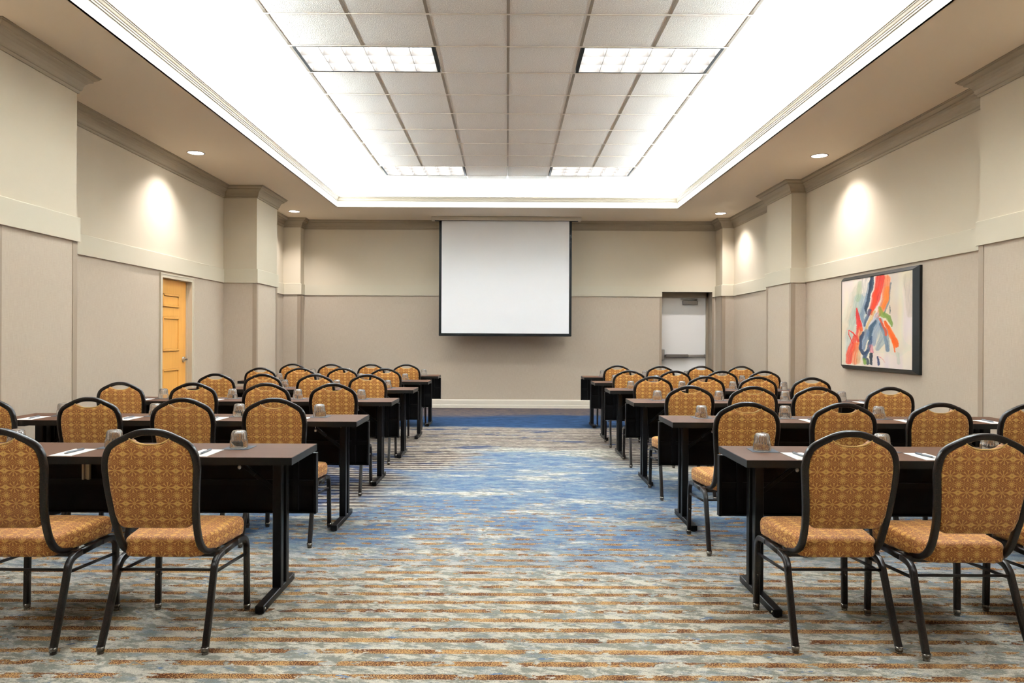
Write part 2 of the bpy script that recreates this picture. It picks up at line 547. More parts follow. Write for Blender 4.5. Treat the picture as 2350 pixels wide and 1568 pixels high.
def wall(path, name, holes=(), mats=(M_FABRIC, M_PAINT)):
    mb = MB()
    for a, b in zip(path[:-1], path[1:]):
        hs = [h for h in holes if h[0] == (a, b)]
        L = (Vector(b) - Vector(a)).length
        at = lambda t, z: (a[0] + (b[0] - a[0]) * t / L, a[1] + (b[1] - a[1]) * t / L, z)
        def quad(t0, t1, z0, z1, mi):
            mb.add([at(t0, z0), at(t1, z0), at(t1, z1), at(t0, z1)], [(3, 2, 1, 0)], mi)
        segs = [(0, L, 0.0)]
        if hs:
            _, t0, t1, zt = hs[0]
            segs = [(0, t0, 0.0), (t0, t1, zt), (t1, L, 0.0)]
        for t0, t1, zb in segs:
            if zb < ZB0 + 0.02: quad(t0, t1, zb, ZB0 + 0.02, 0)
            quad(t0, t1, max(zb, ZB0 + 0.02), ZS + 0.3, 1)
    return struct(mb.build(name, list(mats)))

D1 = (8.645, 9.455, 2.01)        # left door opening (y0, y1, top)
D2 = (2.885, 3.82, 2.18)         # back door opening (x0, x1, top)
wall(LEFT, 'wall_left', [((LEFT[4], LEFT[5]), D1[0] - PL1, D1[1] - PL1, D1[2])])
wall(BACK, 'wall_back', [((BACK[0], BACK[1]), D2[0] + 3.782, D2[1] + 3.782, D2[2])])
wall(RIGHT, 'wall_right')
wall(FRONT, 'wall_front', mats=(M_DARKWALL, M_DARKWALL))

fm = MB(); fm.box(-XW - 0.3, XW + 0.3, YW - 0.3, YB + 0.6, -0.1, 0.0)
struct(fm.build('floor', M_CARPET))

# flat band, crown, baseboard
band_prof = [(0.0, ZB0), (0.022, ZB0), (0.022, ZB1 - 0.004), (0.018, ZB1), (0.0, ZB1)]
cz = ZS
crown_prof = [(0.0, cz - 0.165), (0.012, cz - 0.165), (0.016, cz - 0.155), (0.016, cz - 0.142), (0.024, cz - 0.138), (0.03, cz - 0.128),
              (0.034, cz - 0.105), (0.046, cz - 0.080), (0.066, cz - 0.062), (0.082, cz - 0.055), (0.088, cz - 0.050), (0.088, cz - 0.040),
              (0.098, cz - 0.036), (0.112, cz - 0.024), (0.120, cz - 0.018), (0.120, cz - 0.010), (0.130, cz - 0.008), (0.130, cz + 0.002)]
base_prof = [(0.0, 0.0), (0.018, 0.0), (0.018, 0.055), (0.014, 0.062), (0.014, 0.14), (0.008, 0.155), (0.0, 0.16)]
tn = [0]
def trim(path, prof, mat):
    tn[0] += 1
    return struct(strip(path, prof, 'trim_%d' % tn[0], mat))
for pth in (LEFT, RIGHT, FRONT):
    trim(pth, band_prof, M_BAND)
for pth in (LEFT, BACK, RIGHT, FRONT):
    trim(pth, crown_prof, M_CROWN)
# back band jogs over the door opening
bb = MB()
y1 = YB - 0.022
bb.box(-3.80, D2[0], y1, YB + 0.0, ZB0, ZB1)
bb.box(D2[0], D2[1], y1, YB + 0.0, D2[2], ZB1)
bb.box(D2[1], 3.89, y1, YB + 0.0, ZB0, ZB1)
struct(bb.build('trim_%d' % (tn[0] + 1), M_BAND)); tn[0] += 1
def base_part(name, path):
    return struct(strip(path, base_prof, name, M_BASE))
OFFMAP[(D2[0] - 0.01, YB)] = Vector((0, -1)); OFFMAP[(D2[1] + 0.01, YB)] = Vector((0, -1))
OFFMAP[(-XW, D1[0] - 0.05)] = Vector((1, 0)); OFFMAP[(-XW, D1[1] + 0.05)] = Vector((1, 0))
base_part('baseboard_back', [BACK[0], (D2[0] - 0.01, YB)])
base_part('baseboard_left', LEFT[:5] + [(-XW, D1[0] - 0.05)])
base_part('baseboard_left', [(-XW, D1[1] + 0.05)] + LEFT[5:])
base_part('baseboard_right', RIGHT)
base_part('baseboard_front', FRONT)

# vertical strips where the fabric panels end at the pilaster edges
es = MB()
def corner_strip(x, y, fx, fy):
    """L shaped guard on an outside corner; fx, fy = direction of the faces away from the corner"""
    t, w = 0.006, 0.055
    es.box(x, x + fx * w, y - fy * t, y + fy * 0.0, 0.16, ZB0 - 0.003)
    es.box(x - fx * t, x, y - fy * t, y + fy * w, 0.16, ZB0 - 0.003)
for x, y, fx, fy in ((-PLX, PL1, -1, -1), (-PLX, PL0, -1, 1), (-PLX2, PL2, -1, 1), (-PLX2, PL3, -1, -1), (-3.782, 13.34, -1, 1),
                     (PRX, PR1, 1, -1), (PRX, PR0, 1, 1), (PRX2, PR2, 1, 1), (PRX2, PR3, 1, -1), (3.888, 13.16, 1, 1)):
    corner_strip(x, y, fx, fy)
struct(es.build('trim_%d' % (tn[0] + 1), M_STRIP)); tn[0] += 1
ds = MB(); ds.box(D2[0] - 0.04, D2[0], YB - 0.006, YB, 0.16, ZB0 - 0.003); ds.box(D2[1], D2[1] + 0.03, YB - 0.006, YB, 0.16, ZB0 - 0.003)
struct(ds.build('trim_%d' % (tn[0] + 1), M_STRIP)); tn[0] += 1

# ---- ceiling: acoustic tiles in a tray, soffit ring, fascia, cove crown
TS = 0.61
cm = MB()
hole = set()
for (tx, ty) in TROFFERS:
    for q in (-1, 1):
        hole.add((fl((tx + q * 0.3 + (0.02 if tx > 0 else -0.02)) / TS), round((ty - TS / 2 - 6.11) / TS)))
iy0 = int(round((YN - 0.5 - 6.11) / TS)) - 1
iy1 = int(round((YF + 0.5 - 6.11) / TS)) + 1
for i in range(-6, 6):
    for j in range(iy0, iy1):
        if (i, j) in hole: continue
        x0, x1 = i * TS, (i + 1) * TS; y0, y1 = 6.11 + j * TS, 6.11 + (j + 1) * TS
        outer = i < -4 or i >= 4 or j >= 9 or j < iy0 + 1
        cm.add([(x0, y0, ZC), (x1, y0, ZC), (x1, y1, ZC), (x0, y1, ZC)], [(0, 3, 2, 1)][::1], 1 if outer else 0)
ceil = struct(cm.build('ceiling', [M_TILE, M_CWHITE]))
gm = MB()
ya, yb = 6.11 + iy0 * TS, 6.11 + 9 * TS
def clear(x0, x1, y0, y1):   # skip grid bars inside a light opening
    for (tx, ty) in TROFFERS:
        if x0 < tx + 0.6 and x1 > tx - 0.6 and y0 < ty + 0.29 and y1 > ty - 0.29:
            return False
    return True
for i in range(-4, 5):
    for j in range(iy0, 9):
        y0 = 6.11 + j * TS
        if clear(i * TS - 0.001, i * TS + 0.001, y0 + 0.05, y0 + TS - 0.05):
            gm.box(i * TS - 0.012, i * TS + 0.012, y0 + (0 if i > -4 and i < 4 else 0.012), y0 + TS, ZC - 0.0010, ZC + 0.001)
for j in range(iy0, 10):
    gm.box(-4 * TS - 0.35, 4 * TS + 0.35, 6.11 + j * TS - 0.008, 6.11 + j * TS + 0.008, ZC - 0.0030, ZC + 0.001, 1)
    gm.box(-4 * TS - 0.35, 4 * TS + 0.35, 6.11 + j * TS - 0.013, 6.11 + j * TS - 0.008, ZC - 0.0008, ZC + 0.001, 0)  # thin dark line painted as shade along each cross bar
gm.build('ceiling_grid', [M_GRIDSHADE, M_GRIDLIT], ceil)

sm = MB()
XO = XW + 0.05
def ringquads(mb, xi, yi0, yi1, xo, yo0, yo1, z, up=False, mi=0):
    v = [(-xi, yi0, z), (xi, yi0, z), (xi, yi1, z), (-xi, yi1, z), (-xo, yo0, z), (xo, yo0, z), (xo, yo1, z), (-xo, yo1, z)]
    f = [(0, 1, 5, 4), (1, 2, 6, 5), (2, 3, 7, 6), (3, 0, 4, 7)]
    mb.add(v, f if not up else [q[::-1] for q in f], mi)
ringquads(sm, XF, YN, YF, XO, YW - 0.05, YB + 0.05, ZS)
sm.build('ceiling_soffit', M_SOFFIT, ceil)
# trough of the cove: floor and outer wall
tm = MB()
ringquads(tm, XF + 0.02, YN - 0.02, YF + 0.02, XF + 0.45, YN - 0.45, YF + 0.45, ZS + 0.03, up=True)
a, b0, b1 = XF + 0.45, YN - 0.45, YF + 0.45
rr = [(-a, b0), (a, b0), (a, b1), (-a, b1)]
for i in range(4):
    p, q = rr[i], rr[(i + 1) % 4]
    tm.add([(p[0], p[1], ZS + 0.02), (q[0], q[1], ZS + 0.02), (q[0], q[1], ZC + 0.01), (p[0], p[1], ZC + 0.01)], [(0, 1, 2, 3)])
tm.build('cove_trough', M_CWHITE, ceil)
TR = [(-XF, YN), (-XF, YF), (XF, YF), (XF, YN)]     # clockwise: "into the room" is into the tray
tro = offs(TR)
def tray(prof, name, mat):
    mb = MB(); rings = []
    for k in list(range(4)) + [0]:
        p, m = TR[k], tro[k]
        rings.append([(p[0] + m.x * o, p[1] + m.y * o, z) for o, z in prof])
    mb.loft(rings, False, 0, False, closed=False)
    return mb.build(name, mat, ceil)
z1 = ZS + 0.100; z2 = ZS + 0.172
tray([(-0.02, ZS), (0, ZS), (0, z1 + 0.005)], 'fascia', M_FASCIA)
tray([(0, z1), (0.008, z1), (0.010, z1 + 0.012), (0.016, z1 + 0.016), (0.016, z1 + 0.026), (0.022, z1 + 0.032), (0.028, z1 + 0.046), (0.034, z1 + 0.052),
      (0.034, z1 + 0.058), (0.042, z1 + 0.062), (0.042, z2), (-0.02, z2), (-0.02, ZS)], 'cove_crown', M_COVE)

# ------------------------------------------------------------------ doors
def door_left():
    root = empty('door_1', (-XW, 0, 0)); struct(root)
    y0, y1, zt = D1
    f = MB(); w, rec = 0.052, 0.062
    # casing on the wall face with a small back band, jamb reveals
    for ya_, yb_ in ((y0 - w, y0), (y1, y1 + w)):
        f.box(0, 0.016, ya_ + (0.006 if ya_ < y0 else 0), yb_ - (0 if ya_ < y0 else 0.006), 0, zt); f.box(0, 0.020, ya_ if ya_ < y0 else yb_ - 0.012, ya_ + 0.012 if ya_ < y0 else yb_, 0, zt + w)
    f.box(0, 0.016, y0 - w + 0.006, y1 + w - 0.006, zt, zt + w - 0.006); f.box(0, 0.0205, y0 - w - 0.001, y1 + w + 0.001, zt + w - 0.012, zt + w + 0.001)
    f.box(-0.16, 0.0, y0 - 0.012, y0 - 0.0005, 0, zt); f.box(-0.16, 0.0, y1 + 0.0005, y1 + 0.012, 0, zt); f.box(-0.16, 0.0, y0, y1, zt + 0.0005, zt + 0.012)
    f.box(-0.3, -0.29, y0 - 0.1, y1 + 0.1, -0.02, zt + 0.1)
    f.box(-rec, -rec + 0.022, y1 - 0.014, y1, 0, zt); f.box(-rec, -rec + 0.022, y0, y0 + 0.014, 0, zt)
    f.build('door_frame', M_CASING, root)
    s = MB(); s.box(-rec - 0.045, -rec, y0 + 0.002, y1 - 0.002, 0.01, zt - 0.004)
    slab = s.build('door_slab', M_OAK, root)
    for z0, z1_ in ((1.667, 1.829), (1.124, 1.547), (0.2, 0.906)):
        p = MB(); a, b_ = 8.80, 9.24; t = 0.028
        X = -rec
        for bx in ((a, a + t, z0, z1_), (b_ - t, b_, z0, z1_), (a, b_, z0, z0 + t), (a, b_, z1_ - t, z1_)):
            p.box(X, X + 0.014, bx[0], bx[1], bx[2], bx[3], bev=0.006)
        p.box(X, X + 0.003, a + t, b_ - t, z0 + t, z1_ - t)
        p.build('door_panel', M_OAK, slab)
    h = MB(); hy, hz, hx = 9.375, 1.012, -rec
    h.cyl((hx, hy, hz), (hx + 0.012, hy, hz), 0.036, 0.033, 20)
    h.cyl((hx + 0.012, hy, hz), (hx + 0.05, hy, hz), 0.012, 0.012, 12)
    h.sweep(catmull([(hx + 0.048, hy, hz), (hx + 0.058, hy - 0.02, hz), (hx + 0.058, hy - 0.06, hz), (hx + 0.052, hy - 0.10, hz)]), 0.008, 0.011, (0, 0, 1))
    h.build('door_handle', M_CHROME, slab)
door_left()

def door_back():
    root = empty('door_2', (0, YB, 0)); struct(root)
    x0, x1, zt = D2; rec = 0.30
    f = MB()
    f.box(x0 - 0.012, x0, 0, rec, 0, zt); f.box(x1, x1 + 0.012, 0, rec, 0, zt); f.box(x0, x1, 0, rec, zt, zt + 0.012)
    f.box(x0, x0 + 0.035, rec - 0.05, rec, 0, zt); f.box(x1 - 0.04, x1, rec - 0.05, rec, 0, zt)
    f.box(x0, x1, rec - 0.05, rec, 2.085, zt)
    f.build('door_frame', M_CASING2, root)
    s = MB(); s.box(x0 + 0.03, x1 - 0.035, rec, rec + 0.045, 0.01, 2.09)
    slab = s.build('door_slab', M_WDOOR, root)
    bk = MB(); bk.box(x0 - 0.1, x1 + 0.1, rec + 0.05, rec + 0.06, -0.02, zt + 0.1)
    bk.build('door_backing', M_CASING2, root)
    c = MB()   # closer
    cx = x0 + 0.60
    c.box(cx - 0.15, cx + 0.14, rec - 0.055, rec, 1.955, 2.035, bev=0.008)
    c.build('door_closer', M_STEEL, slab)
    a = MB(); a.box(cx - 0.20, cx + 0.12, rec - 0.095, rec - 0.075, 2.050, 2.066); a.cyl((cx + 0.1, rec - 0.04, 2.03), (cx + 0.1, rec - 0.04, 2.068), 0.02)
    a.box(cx + 0.02, cx + 0.12, rec - 0.095, rec - 0.03, 2.054, 2.064)
    a.build('closer_arm', M_STEEL, slab)
    p = MB()   # panic bar
    z = 0.985
    p.box(x0 + 0.035, x0 + 0.11, rec - 0.065, rec, z - 0.085, z + 0.125, bev=0.012)
    p.build('latch_housing', M_CHROME, slab)
    p = MB(); p.box(x0 + 0.10, x1 - 0.05, rec - 0.045, rec, z - 0.022, z + 0.022, bev=0.006)
    p.box(x1 - 0.075, x1 - 0.045, rec - 0.055, rec, z - 0.03, z + 0.03, bev=0.008)
    p.build('panic_bar_rail', M_CHROME, slab)
    p = MB(); p.box(x0 + 0.12, x0 + 0.56, rec - 0.085, rec - 0.02, z - 0.034, z + 0.030, bev=0.012)
    p.build('push_bar', M_STEEL, slab)
door_back()

# ------------------------------------------------------------------ ceiling lights
def troffer():
    root = empty('ceiling_light')
    hx, hy = 0.598, 0.293
    f = MB(); t = 0.011
    for bx in ((-hx, hx, -hy, -hy + t), (-hx, hx, hy - t, hy), (-hx, -hx + t * 2.2, -hy, hy), (hx - t * 2.2, hx, -hy, hy)):
        f.box(bx[0], bx[1], bx[2], bx[3], -0.002, 0.085)
    f.build('frame', M_SBLACK, root)
    l = MB(); l.box(-hx + 0.02, hx - 0.02, -hy + 0.01, hy - 0.01, 0.078, 0.088)
    l.build('diffuser', M_LENS, root)
    v = MB(); X, Y = hx - 0.024, hy - 0.011
    for i in range(7):
        x = -X + 2 * X * i / 6
        v.loft([[(x - 0.002, -Y, 0.001), (x + 0.002, -Y, 0.001), (x + 0.012, -Y, 0.07), (x - 0.012, -Y, 0.07)],
                [(x - 0.002, Y, 0.001), (x + 0.002, Y, 0.001), (x + 0.012, Y, 0.07), (x - 0.012, Y, 0.07)]])
    for j in range(4):
        y = -Y + 2 * Y * j / 3
        v.loft([[(-X, y - 0.002, 0.001), (-X, y + 0.002, 0.001), (-X, y + 0.02, 0.07), (-X, y - 0.02, 0.07)],
                [(X, y - 0.002, 0.001), (X, y + 0.002, 0.001), (X, y + 0.02, 0.07), (X, y - 0.02, 0.07)]])
    v.build('louvre', M_LOUVER, root, fixn=True)
    return root
TL = ['nearer louvred ceiling light, left of the ceiling centre', 'nearer louvred ceiling light, right of the ceiling centre',
      'farther louvred ceiling light by the screen end, left of centre', 'farther louvred ceiling light by the screen end, right of centre',
      'louvred ceiling light over the nearest tables, out of frame left', 'louvred ceiling light over the nearest tables, out of frame right',
      'louvred ceiling light behind the camera on the left', 'louvred ceiling light behind the camera on the right']
tp = troffer()
for k, (x, y) in enumerate(TROFFERS):
    x = (1.22 if x > 0 else -1.22)
    o = tp if k == 0 else dup(tp, (0, 0, 0))
    o.location = (x, y, ZC)
    tag(o, TL[k], 'ceiling light', 'louvred lights recessed in the tile ceiling')

def downlight():
    root = empty('recessed_downlight')
    r = MB(); n = 28
    prof = [(0.088, 0.004), (0.088, -0.004), (0.092, -0.006), (0.101, -0.004), (0.103, 0.001)]
    r.lathe(prof, n); r.build('trim_ring', M_CASING2, root)
    l = MB(); l.cyl((0, 0, -0.002), (0, 0, 0.004), 0.089, n=n); l.build('lens', M_DLENS, root)
    s = bpy.data.lights.new('downlight_lamp', 'SPOT'); s.energy = SPOT_W * 4; s.spot_size = radians(124); s.spot_blend = 0.85
    s.color = (1.0, 0.95, 0.95); s.shadow_soft_size = 0.05
    so = bpy.data.objects.new('lamp', s); C.objects.link(so); so.parent = root; so.location = (0, 0, -0.01)
    return root
DL = ['recessed round downlight in the left soffit, above the wooden door', 'recessed round downlight in the right soffit, above the painting',
      'small recessed downlight in the far left soffit corner', 'small recessed downlight in the far right soffit corner above the white door',
      'recessed downlight above the near left pilaster, out of frame', 'recessed downlight above the near right pilaster, out of frame',
      'recessed downlight beside the camera on the left', 'recessed downlight beside the camera on the right']
dp = downlight()
for k, (x, y) in enumerate(DOWNLIGHTS):
    o = dp if k == 0 else dup(dp, (0, 0, 0))
    o.location = (x, y, ZS)
    tag(o, DL[k], 'downlight', 'round downlights in the soffit')

# ------------------------------------------------------------------ projection screen
def screen():
    root = tag(empty('projection_screen', (0.0, 13.08, ZS)), 'large white pull-down projection screen with black borders on the far wall', 'projection screen')
    x0, x1 = -1.222, 1.160; zt, zb = 3.45 - ZS, 1.337 - ZS
    h = MB(); h.box(-1.36, 1.325, -0.075, 0.085, -0.068, 0.0, bev=0.006); h.build('housing', M_HOUSE, root)
    hs = MB(); hs.box(-1.30, 1.27, -0.04, 0.05, -0.071, -0.066); hs.build('housing_slot', M_SBLACK, root)
    s = MB(); s.box(x0 + 0.045, x1 - 0.045, -0.0015, 0.0015, zb + 0.05, zt); s.build('screen_surface', M_SCREEN, root)
    for ba in (x0, x1 - 0.046):
        b = MB(); b.box(ba, ba + 0.046, -0.002, 0.002, zb + 0.02, zt); b.build('black_border', M_SBLACK, root)
    w = MB(); w.box(x0, x1, -0.014, 0.014, zb, zb + 0.052, bev=0.008); w.build('weight_bar', M_SBLACK, root)
screen()

# ------------------------------------------------------------------ painting
def painting():
    yn, yf = 7.19, 8.81; z0, z1_ = 0.96, 2.048
    root = tag(empty('framed_painting', (XW, (yn + yf) / 2, z0)), 'black framed abstract painting with red, orange and slate blue strokes', 'painting')
    H = z1_ - z0; L = yf - yn; hw = L / 2; bw = 0.046
    f = MB()
    def rail(p0, p1, inn):   # chamfered moulding: outer edge proud of the wall, slopes in to the canvas
        (ya_, za), (yb_, zb) = p0, p1; (yc, zc), (yd, zd) = inn
        v = [(0, ya_, za), (0, yb_, zb), (-0.028, ya_, za), (-0.028, yb_, zb),
             (-0.074, yc + (ya_ - yc) * .18, zc + (za - zc) * .18), (-0.074, yd + (yb_ - yd) * .18, zd + (zb - zd) * .18), (-0.074, yc, zc), (-0.074, yd, zd), (-0.05, yc, zc), (-0.05, yd, zd)]
        f.add(v, [(0, 1, 3, 2), (2, 3, 5, 4), (4, 5, 7, 6), (6, 7, 9, 8)])
    O = [(-hw, 0), (hw, 0), (hw, H), (-hw, H)]; I = [(-hw + bw, bw), (hw - bw, bw), (hw - bw, H - bw), (-hw + bw, H - bw)]
    for k in range(4):
        q = (k + 1) % 4; rail(O[k], O[q], (I[k], I[q]))
    f.build('frame', M_PFRAME, root, fixn=True)
    # canvas: colours laid on a dense grid, strokes described in the plane of the picture
    NU, NV = 290, 240
    rnd = random.Random(3)
    def hsh(i, j, k=0):
        n = (i * 374761393 + j * 668265263 + k * 2147483647) & 0xffffffff
        n = ((n ^ (n >> 13)) * 1274126177) & 0xffffffff
        return ((n ^ (n >> 16)) & 0xffff) / 65535.0
    def vn(x, y, k=0):
        i, j = fl(x), fl(y); fx, fy = x - i, y - j
        fx = fx * fx * (3 - 2 * fx); fy = fy * fy * (3 - 2 * fy)
        a = hsh(i, j, k) * (1 - fx) + hsh(i + 1, j, k) * fx
        b = hsh(i, j + 1, k) * (1 - fx) + hsh(i + 1, j + 1, k) * fx
        return a * (1 - fy) + b * fy
    # strokes: colour, opacity, streakiness, [(x, y, half width)...] on a 940 x 1340 board (near side right)
    S = [((214, 206, 184), .5, .5, [(250, 150, 90), (140, 620, 90)]),
         ((160, 190, 185), .55, .5, [(230, 300, 60), (120, 900, 70), (110, 1250, 30)]),
         ((150, 175, 120), .45, .5, [(240, 60, 35), (220, 330, 30)]),
         ((150, 175, 195), .55, .5, [(300, 260, 45), (270, 560, 50), (300, 760, 30)]),
         ((235, 228, 220), .8, .2, [(310, 20, 50), (300, 240, 30)]),
         ((90, 115, 140), .6, .6, [(370, 90, 18), (330, 330, 22), (265, 560, 28), (300, 700, 16)]),
         ((206, 190, 166), .5, .4, [(900, 100, 90), (910, 600, 40)]),
         ((70, 95, 120), .7, .55, [(650, 130, 10), (625, 380, 16), (560, 560, 10)]),
         ((240, 110, 60), .85, .5, [(600, 60, 40), (590, 300, 50), (540, 470, 45), (470, 600, 30)]),
         ((250, 130, 50), .85, .4, [(610, 200, 28), (590, 360, 36), (545, 460, 24)]),
         ((216, 52, 40), .96, .3, [(510, 40, 62), (480, 230, 58), (430, 400, 50), (380, 520, 28), (355, 580, 10)]),
         ((230, 70, 40), .9, .4, [(455, 200, 20), (420, 420, 24), (400, 560, 14)]),
         ((26, 42, 62), .96, .3, [(400, 10, 26), (390, 170, 22), (350, 330, 20), (322, 470, 16), (318, 540, 8)]),
         ((48, 70, 100), .8, .5, [(370, 500, 26), (340, 590, 22), (300, 720, 14)]),
         ((215, 165, 90), .7, .5, [(430, 520, 22), (380, 640, 24), (320, 800, 26), (300, 860, 14)]),
         ((196, 200, 220), .75, .5, [(470, 560, 32), (410, 700, 36), (360, 860, 34)]),
         ((120, 145, 175), .75, .5, [(490, 680, 60), (440, 820, 64), (420, 1000, 30)]),
         ((60, 88, 118), .75, .7, [(520, 720, 30), (590, 860, 40), (610, 1080, 24)]),
         ((112, 140, 160), .65, .75, [(560, 800, 50), (530, 960, 50), (480, 1060, 30)]),
         ((40, 62, 80), .92, .4, [(450, 670, 18), (400, 760, 32), (372, 860, 34), (372, 930, 20)]),
         ((205, 38, 34), .96, .25, [(196, 450, 8), (206, 560, 26), (232, 680, 34), (252, 790, 22)]),
         ((214, 120, 60), .8, .5, [(240, 760, 30), (240, 880, 30), (220, 1000, 24)]),
         ((210, 50, 40), .9, .5, [(220, 700, 12), (200, 860, 14), (215, 960, 20)]),
         ((222, 62, 44), .9, .45, [(170, 900, 30), (140, 1040, 44), (110, 1180, 40), (90, 1300, 34)]),
         ((232, 100, 50), .8, .6, [(190, 1010, 30), (180, 1180, 36), (170, 1290, 40)]),
         ((214, 150, 90), .6, .6, [(240, 1050, 26), (220, 1280, 26)]),
         ((214, 48, 34), .95, .1, [(100, 790, 6), (94, 860, 6), (120, 950, 6), (146, 1000, 7)]),
         ((214, 48, 34), .95, .1, [(100, 790, 6), (150, 830, 9), (190, 900, 10)]),
         ((110, 130, 156), .9, .5, [(330, 820, 44), (290, 960, 50), (262, 1060, 42)]),
         ((30, 44, 68), .94, .4, [(280, 830, 16), (252, 950, 16), (240, 1080, 20), (300, 1150, 26), (340, 1100, 16)]),
         ((34, 54, 84), .92, .45, [(400, 900, 16), (370, 1030, 22), (330, 1150, 28), (305, 1230, 24)]),
         ((126, 150, 60), .85, .4, [(505, 470, 20), (520, 570, 30), (560, 610, 20)]),
         ((104, 130, 56), .92, .35, [(560, 560, 26), (620, 620, 34), (660, 700, 18), (668, 740, 8)]),
         ((40, 60, 60), .85, .2, [(640, 450, 5), (638, 560, 5)]),
         ((235, 80, 40), .85, .5, [(510, 640, 14), (560, 760, 18), (590, 860, 16)]),
         ((248, 94, 28), .96, .2, [(580, 680, 18), (640, 800, 36), (700, 930, 40), (730, 1020, 20)]),
         ((248, 94, 28), .9, .4, [(680, 960, 18), (705, 1060, 12), (715, 1100, 10)]),
         ((226, 110, 130), .6, .5, [(390, 1030, 24), (400, 1110, 26)]),
         ((24, 34, 46), .95, .2, [(395, 1140, 15), (392, 1290, 19)]),
         ((110, 150, 50), .85, .3, [(300, 1240, 22), (310, 1290, 24)]),
         ((30, 40, 48), .9, .3, [(345, 1230, 18), (350, 1300, 20)]),
         ((34, 42, 72), .92, .3, [(484, 1180, 12), (488, 1290, 16)]),
         ((226, 110, 110), .6, .3, [(500, 1180, 5), (575, 1260, 4)]),
         ((150, 180, 150), .35, .6, [(740, 1130, 22), (760, 1260, 22)])]
    bb_ = []
    for c, op, st, pts in S:
        m = max(p[2] for p in pts) * 1.5 + 14
        bb_.append((min(p[0] for p in pts) - m, max(p[0] for p in pts) + m, min(p[1] for p in pts) - m, max(p[1] for p in pts) + m))
    cols = []; vs = []; fs = []
    iy0_, iy1_ = hw - bw, -hw + bw
    for j in range(NV + 1):
        for i in range(NU + 1):
            u, v = i / NU, j / NV
            # board x grows towards the near edge; strokes were noted foreshortened, so spread them
            dd = 8.76 - 1.52 * u; bx = (4.027 * 1672 / dd + 1163 - 1931.2) / (2093.0 - 1931.2) * 940
            by = v * 1340
            X, Y = bx + (vn(bx / 60, by / 90, 1) - .5) * 20 + (vn(bx / 9, by / 9, 3) - .5) * 7, by + (vn(bx / 60, by / 90, 2) - .5) * 20 + (vn(bx / 9, by / 9, 4) - .5) * 7
            n1 = vn(bx / 150, by / 260, 5); n2 = vn(bx / 60, by / 300, 6)
            c = [230 - 12 * n2, 218 - 14 * n2, 206 - 18 * n1]
            if n1 > .55: c = [c[0] - 8, c[1] - 14 * (n1 - .5) * 2, c[2] - 16 * (n1 - .5) * 2]
            for q, (sc_, op, st, pts) in enumerate(S):
                B = bb_[q]
                if X < B[0] or X > B[1] or Y < B[2] or Y > B[3]: continue
                best = 9; bs_ = 0; acc = 0
                for (xa, ya_, wa), (xb, yb_, wb) in zip(pts[:-1], pts[1:]):
                    ex, ey = xb - xa, yb_ - ya_; LL = ex * ex + ey * ey
                    t = max(0, min(1, ((X - xa) * ex + (Y - ya_) * ey) / LL))
                    dx, dy = X - xa - ex * t, Y - ya_ - ey * t
                    wv = wa + (wb - wa) * t; d = sqrt(dx * dx + dy * dy) / wv
                    if d < best:
                        best = d; bs_ = (ex * dy - ey * dx) / sqrt(LL)
                        al = acc + t * sqrt(LL)
                    acc += sqrt(LL)
                if best > 1.35: continue
                a = max(0, min(1, (1.2 - best) / .35)) * op
                br = .5 * vn(bs_ / 7 + 40 * q, al / 170, q + 9) + .5 * vn(bs_ / 2.6 + 40 * q, al / 90, q + 19)
                a *= 1 - st * max(0, min(1, (br - .36) * 3.2)) * (0.35 + 0.65 * min(1, best))
                sh = 1 + (vn(bs_ / 7 + 9 * q, al / 90, q + 50) - .5) * .3
                c = [c[k] * (1 - a) + min(255, sc_[k] * 0.87 * sh) * a for k in range(3)]
            cols.append(lin(c)); vs.append((-0.071, iy0_ + (iy1_ - iy0_) * u, H - bw + (2 * bw - H) * v))
    for j in range(NV):
        for i in range(NU):
            a = j * (NU + 1) + i; fs.append((a, a + 1, a + NU + 2, a + NU + 1))
    m, nt, b = new_mat('painted_canvas', rough=0.7, spec=0.06)
    at = nt.nodes.new('ShaderNodeAttribute'); at.attribute_name = 'paint'
    nt.links.new(at.outputs['Color'], b.inputs['Base Color'])
    x, y, z = xyz(nt); bump(nt, b, noise(y * 90, z * 40, 0, 3), 0.2, 0.001)
    mb = MB(); mb.add(vs, fs); o = mb.build('canvas', m, root)
    ca = o.data.color_attributes.new('paint', 'FLOAT_COLOR', 'POINT')
    ca.data.foreach_set('color', [w for c in cols for w in c])
painting()

# ------------------------------------------------------------------ banquet chair
def yback(z):
    P = [(0.375, -0.03), (0.38, -0.08), (0.395, -0.13), (0.44, -0.175), (0.50, -0.207), (0.575, -0.232), (0.68, -0.252), (0.81, -0.266), (0.95, -0.275)]
    if z <= P[0][0]: return P[0][1]
    for (a, b), (c, d) in zip(P[:-1], P[1:]):
        if z <= c: return b + (d - b) * (z - a) / (c - a)
    return P[-1][1]
ARCH = [(0.0, 0.917), (0.035, 0.9148), (0.07, 0.905), (0.10, 0.892), (0.128, 0.8785), (0.151, 0.8645), (0.169, 0.846), (0.181, 0.818), (0.1860, 0.785), (0.1875, 0.76), (0.181, 0.68), (0.171, 0.575), (0.166, 0.50)]

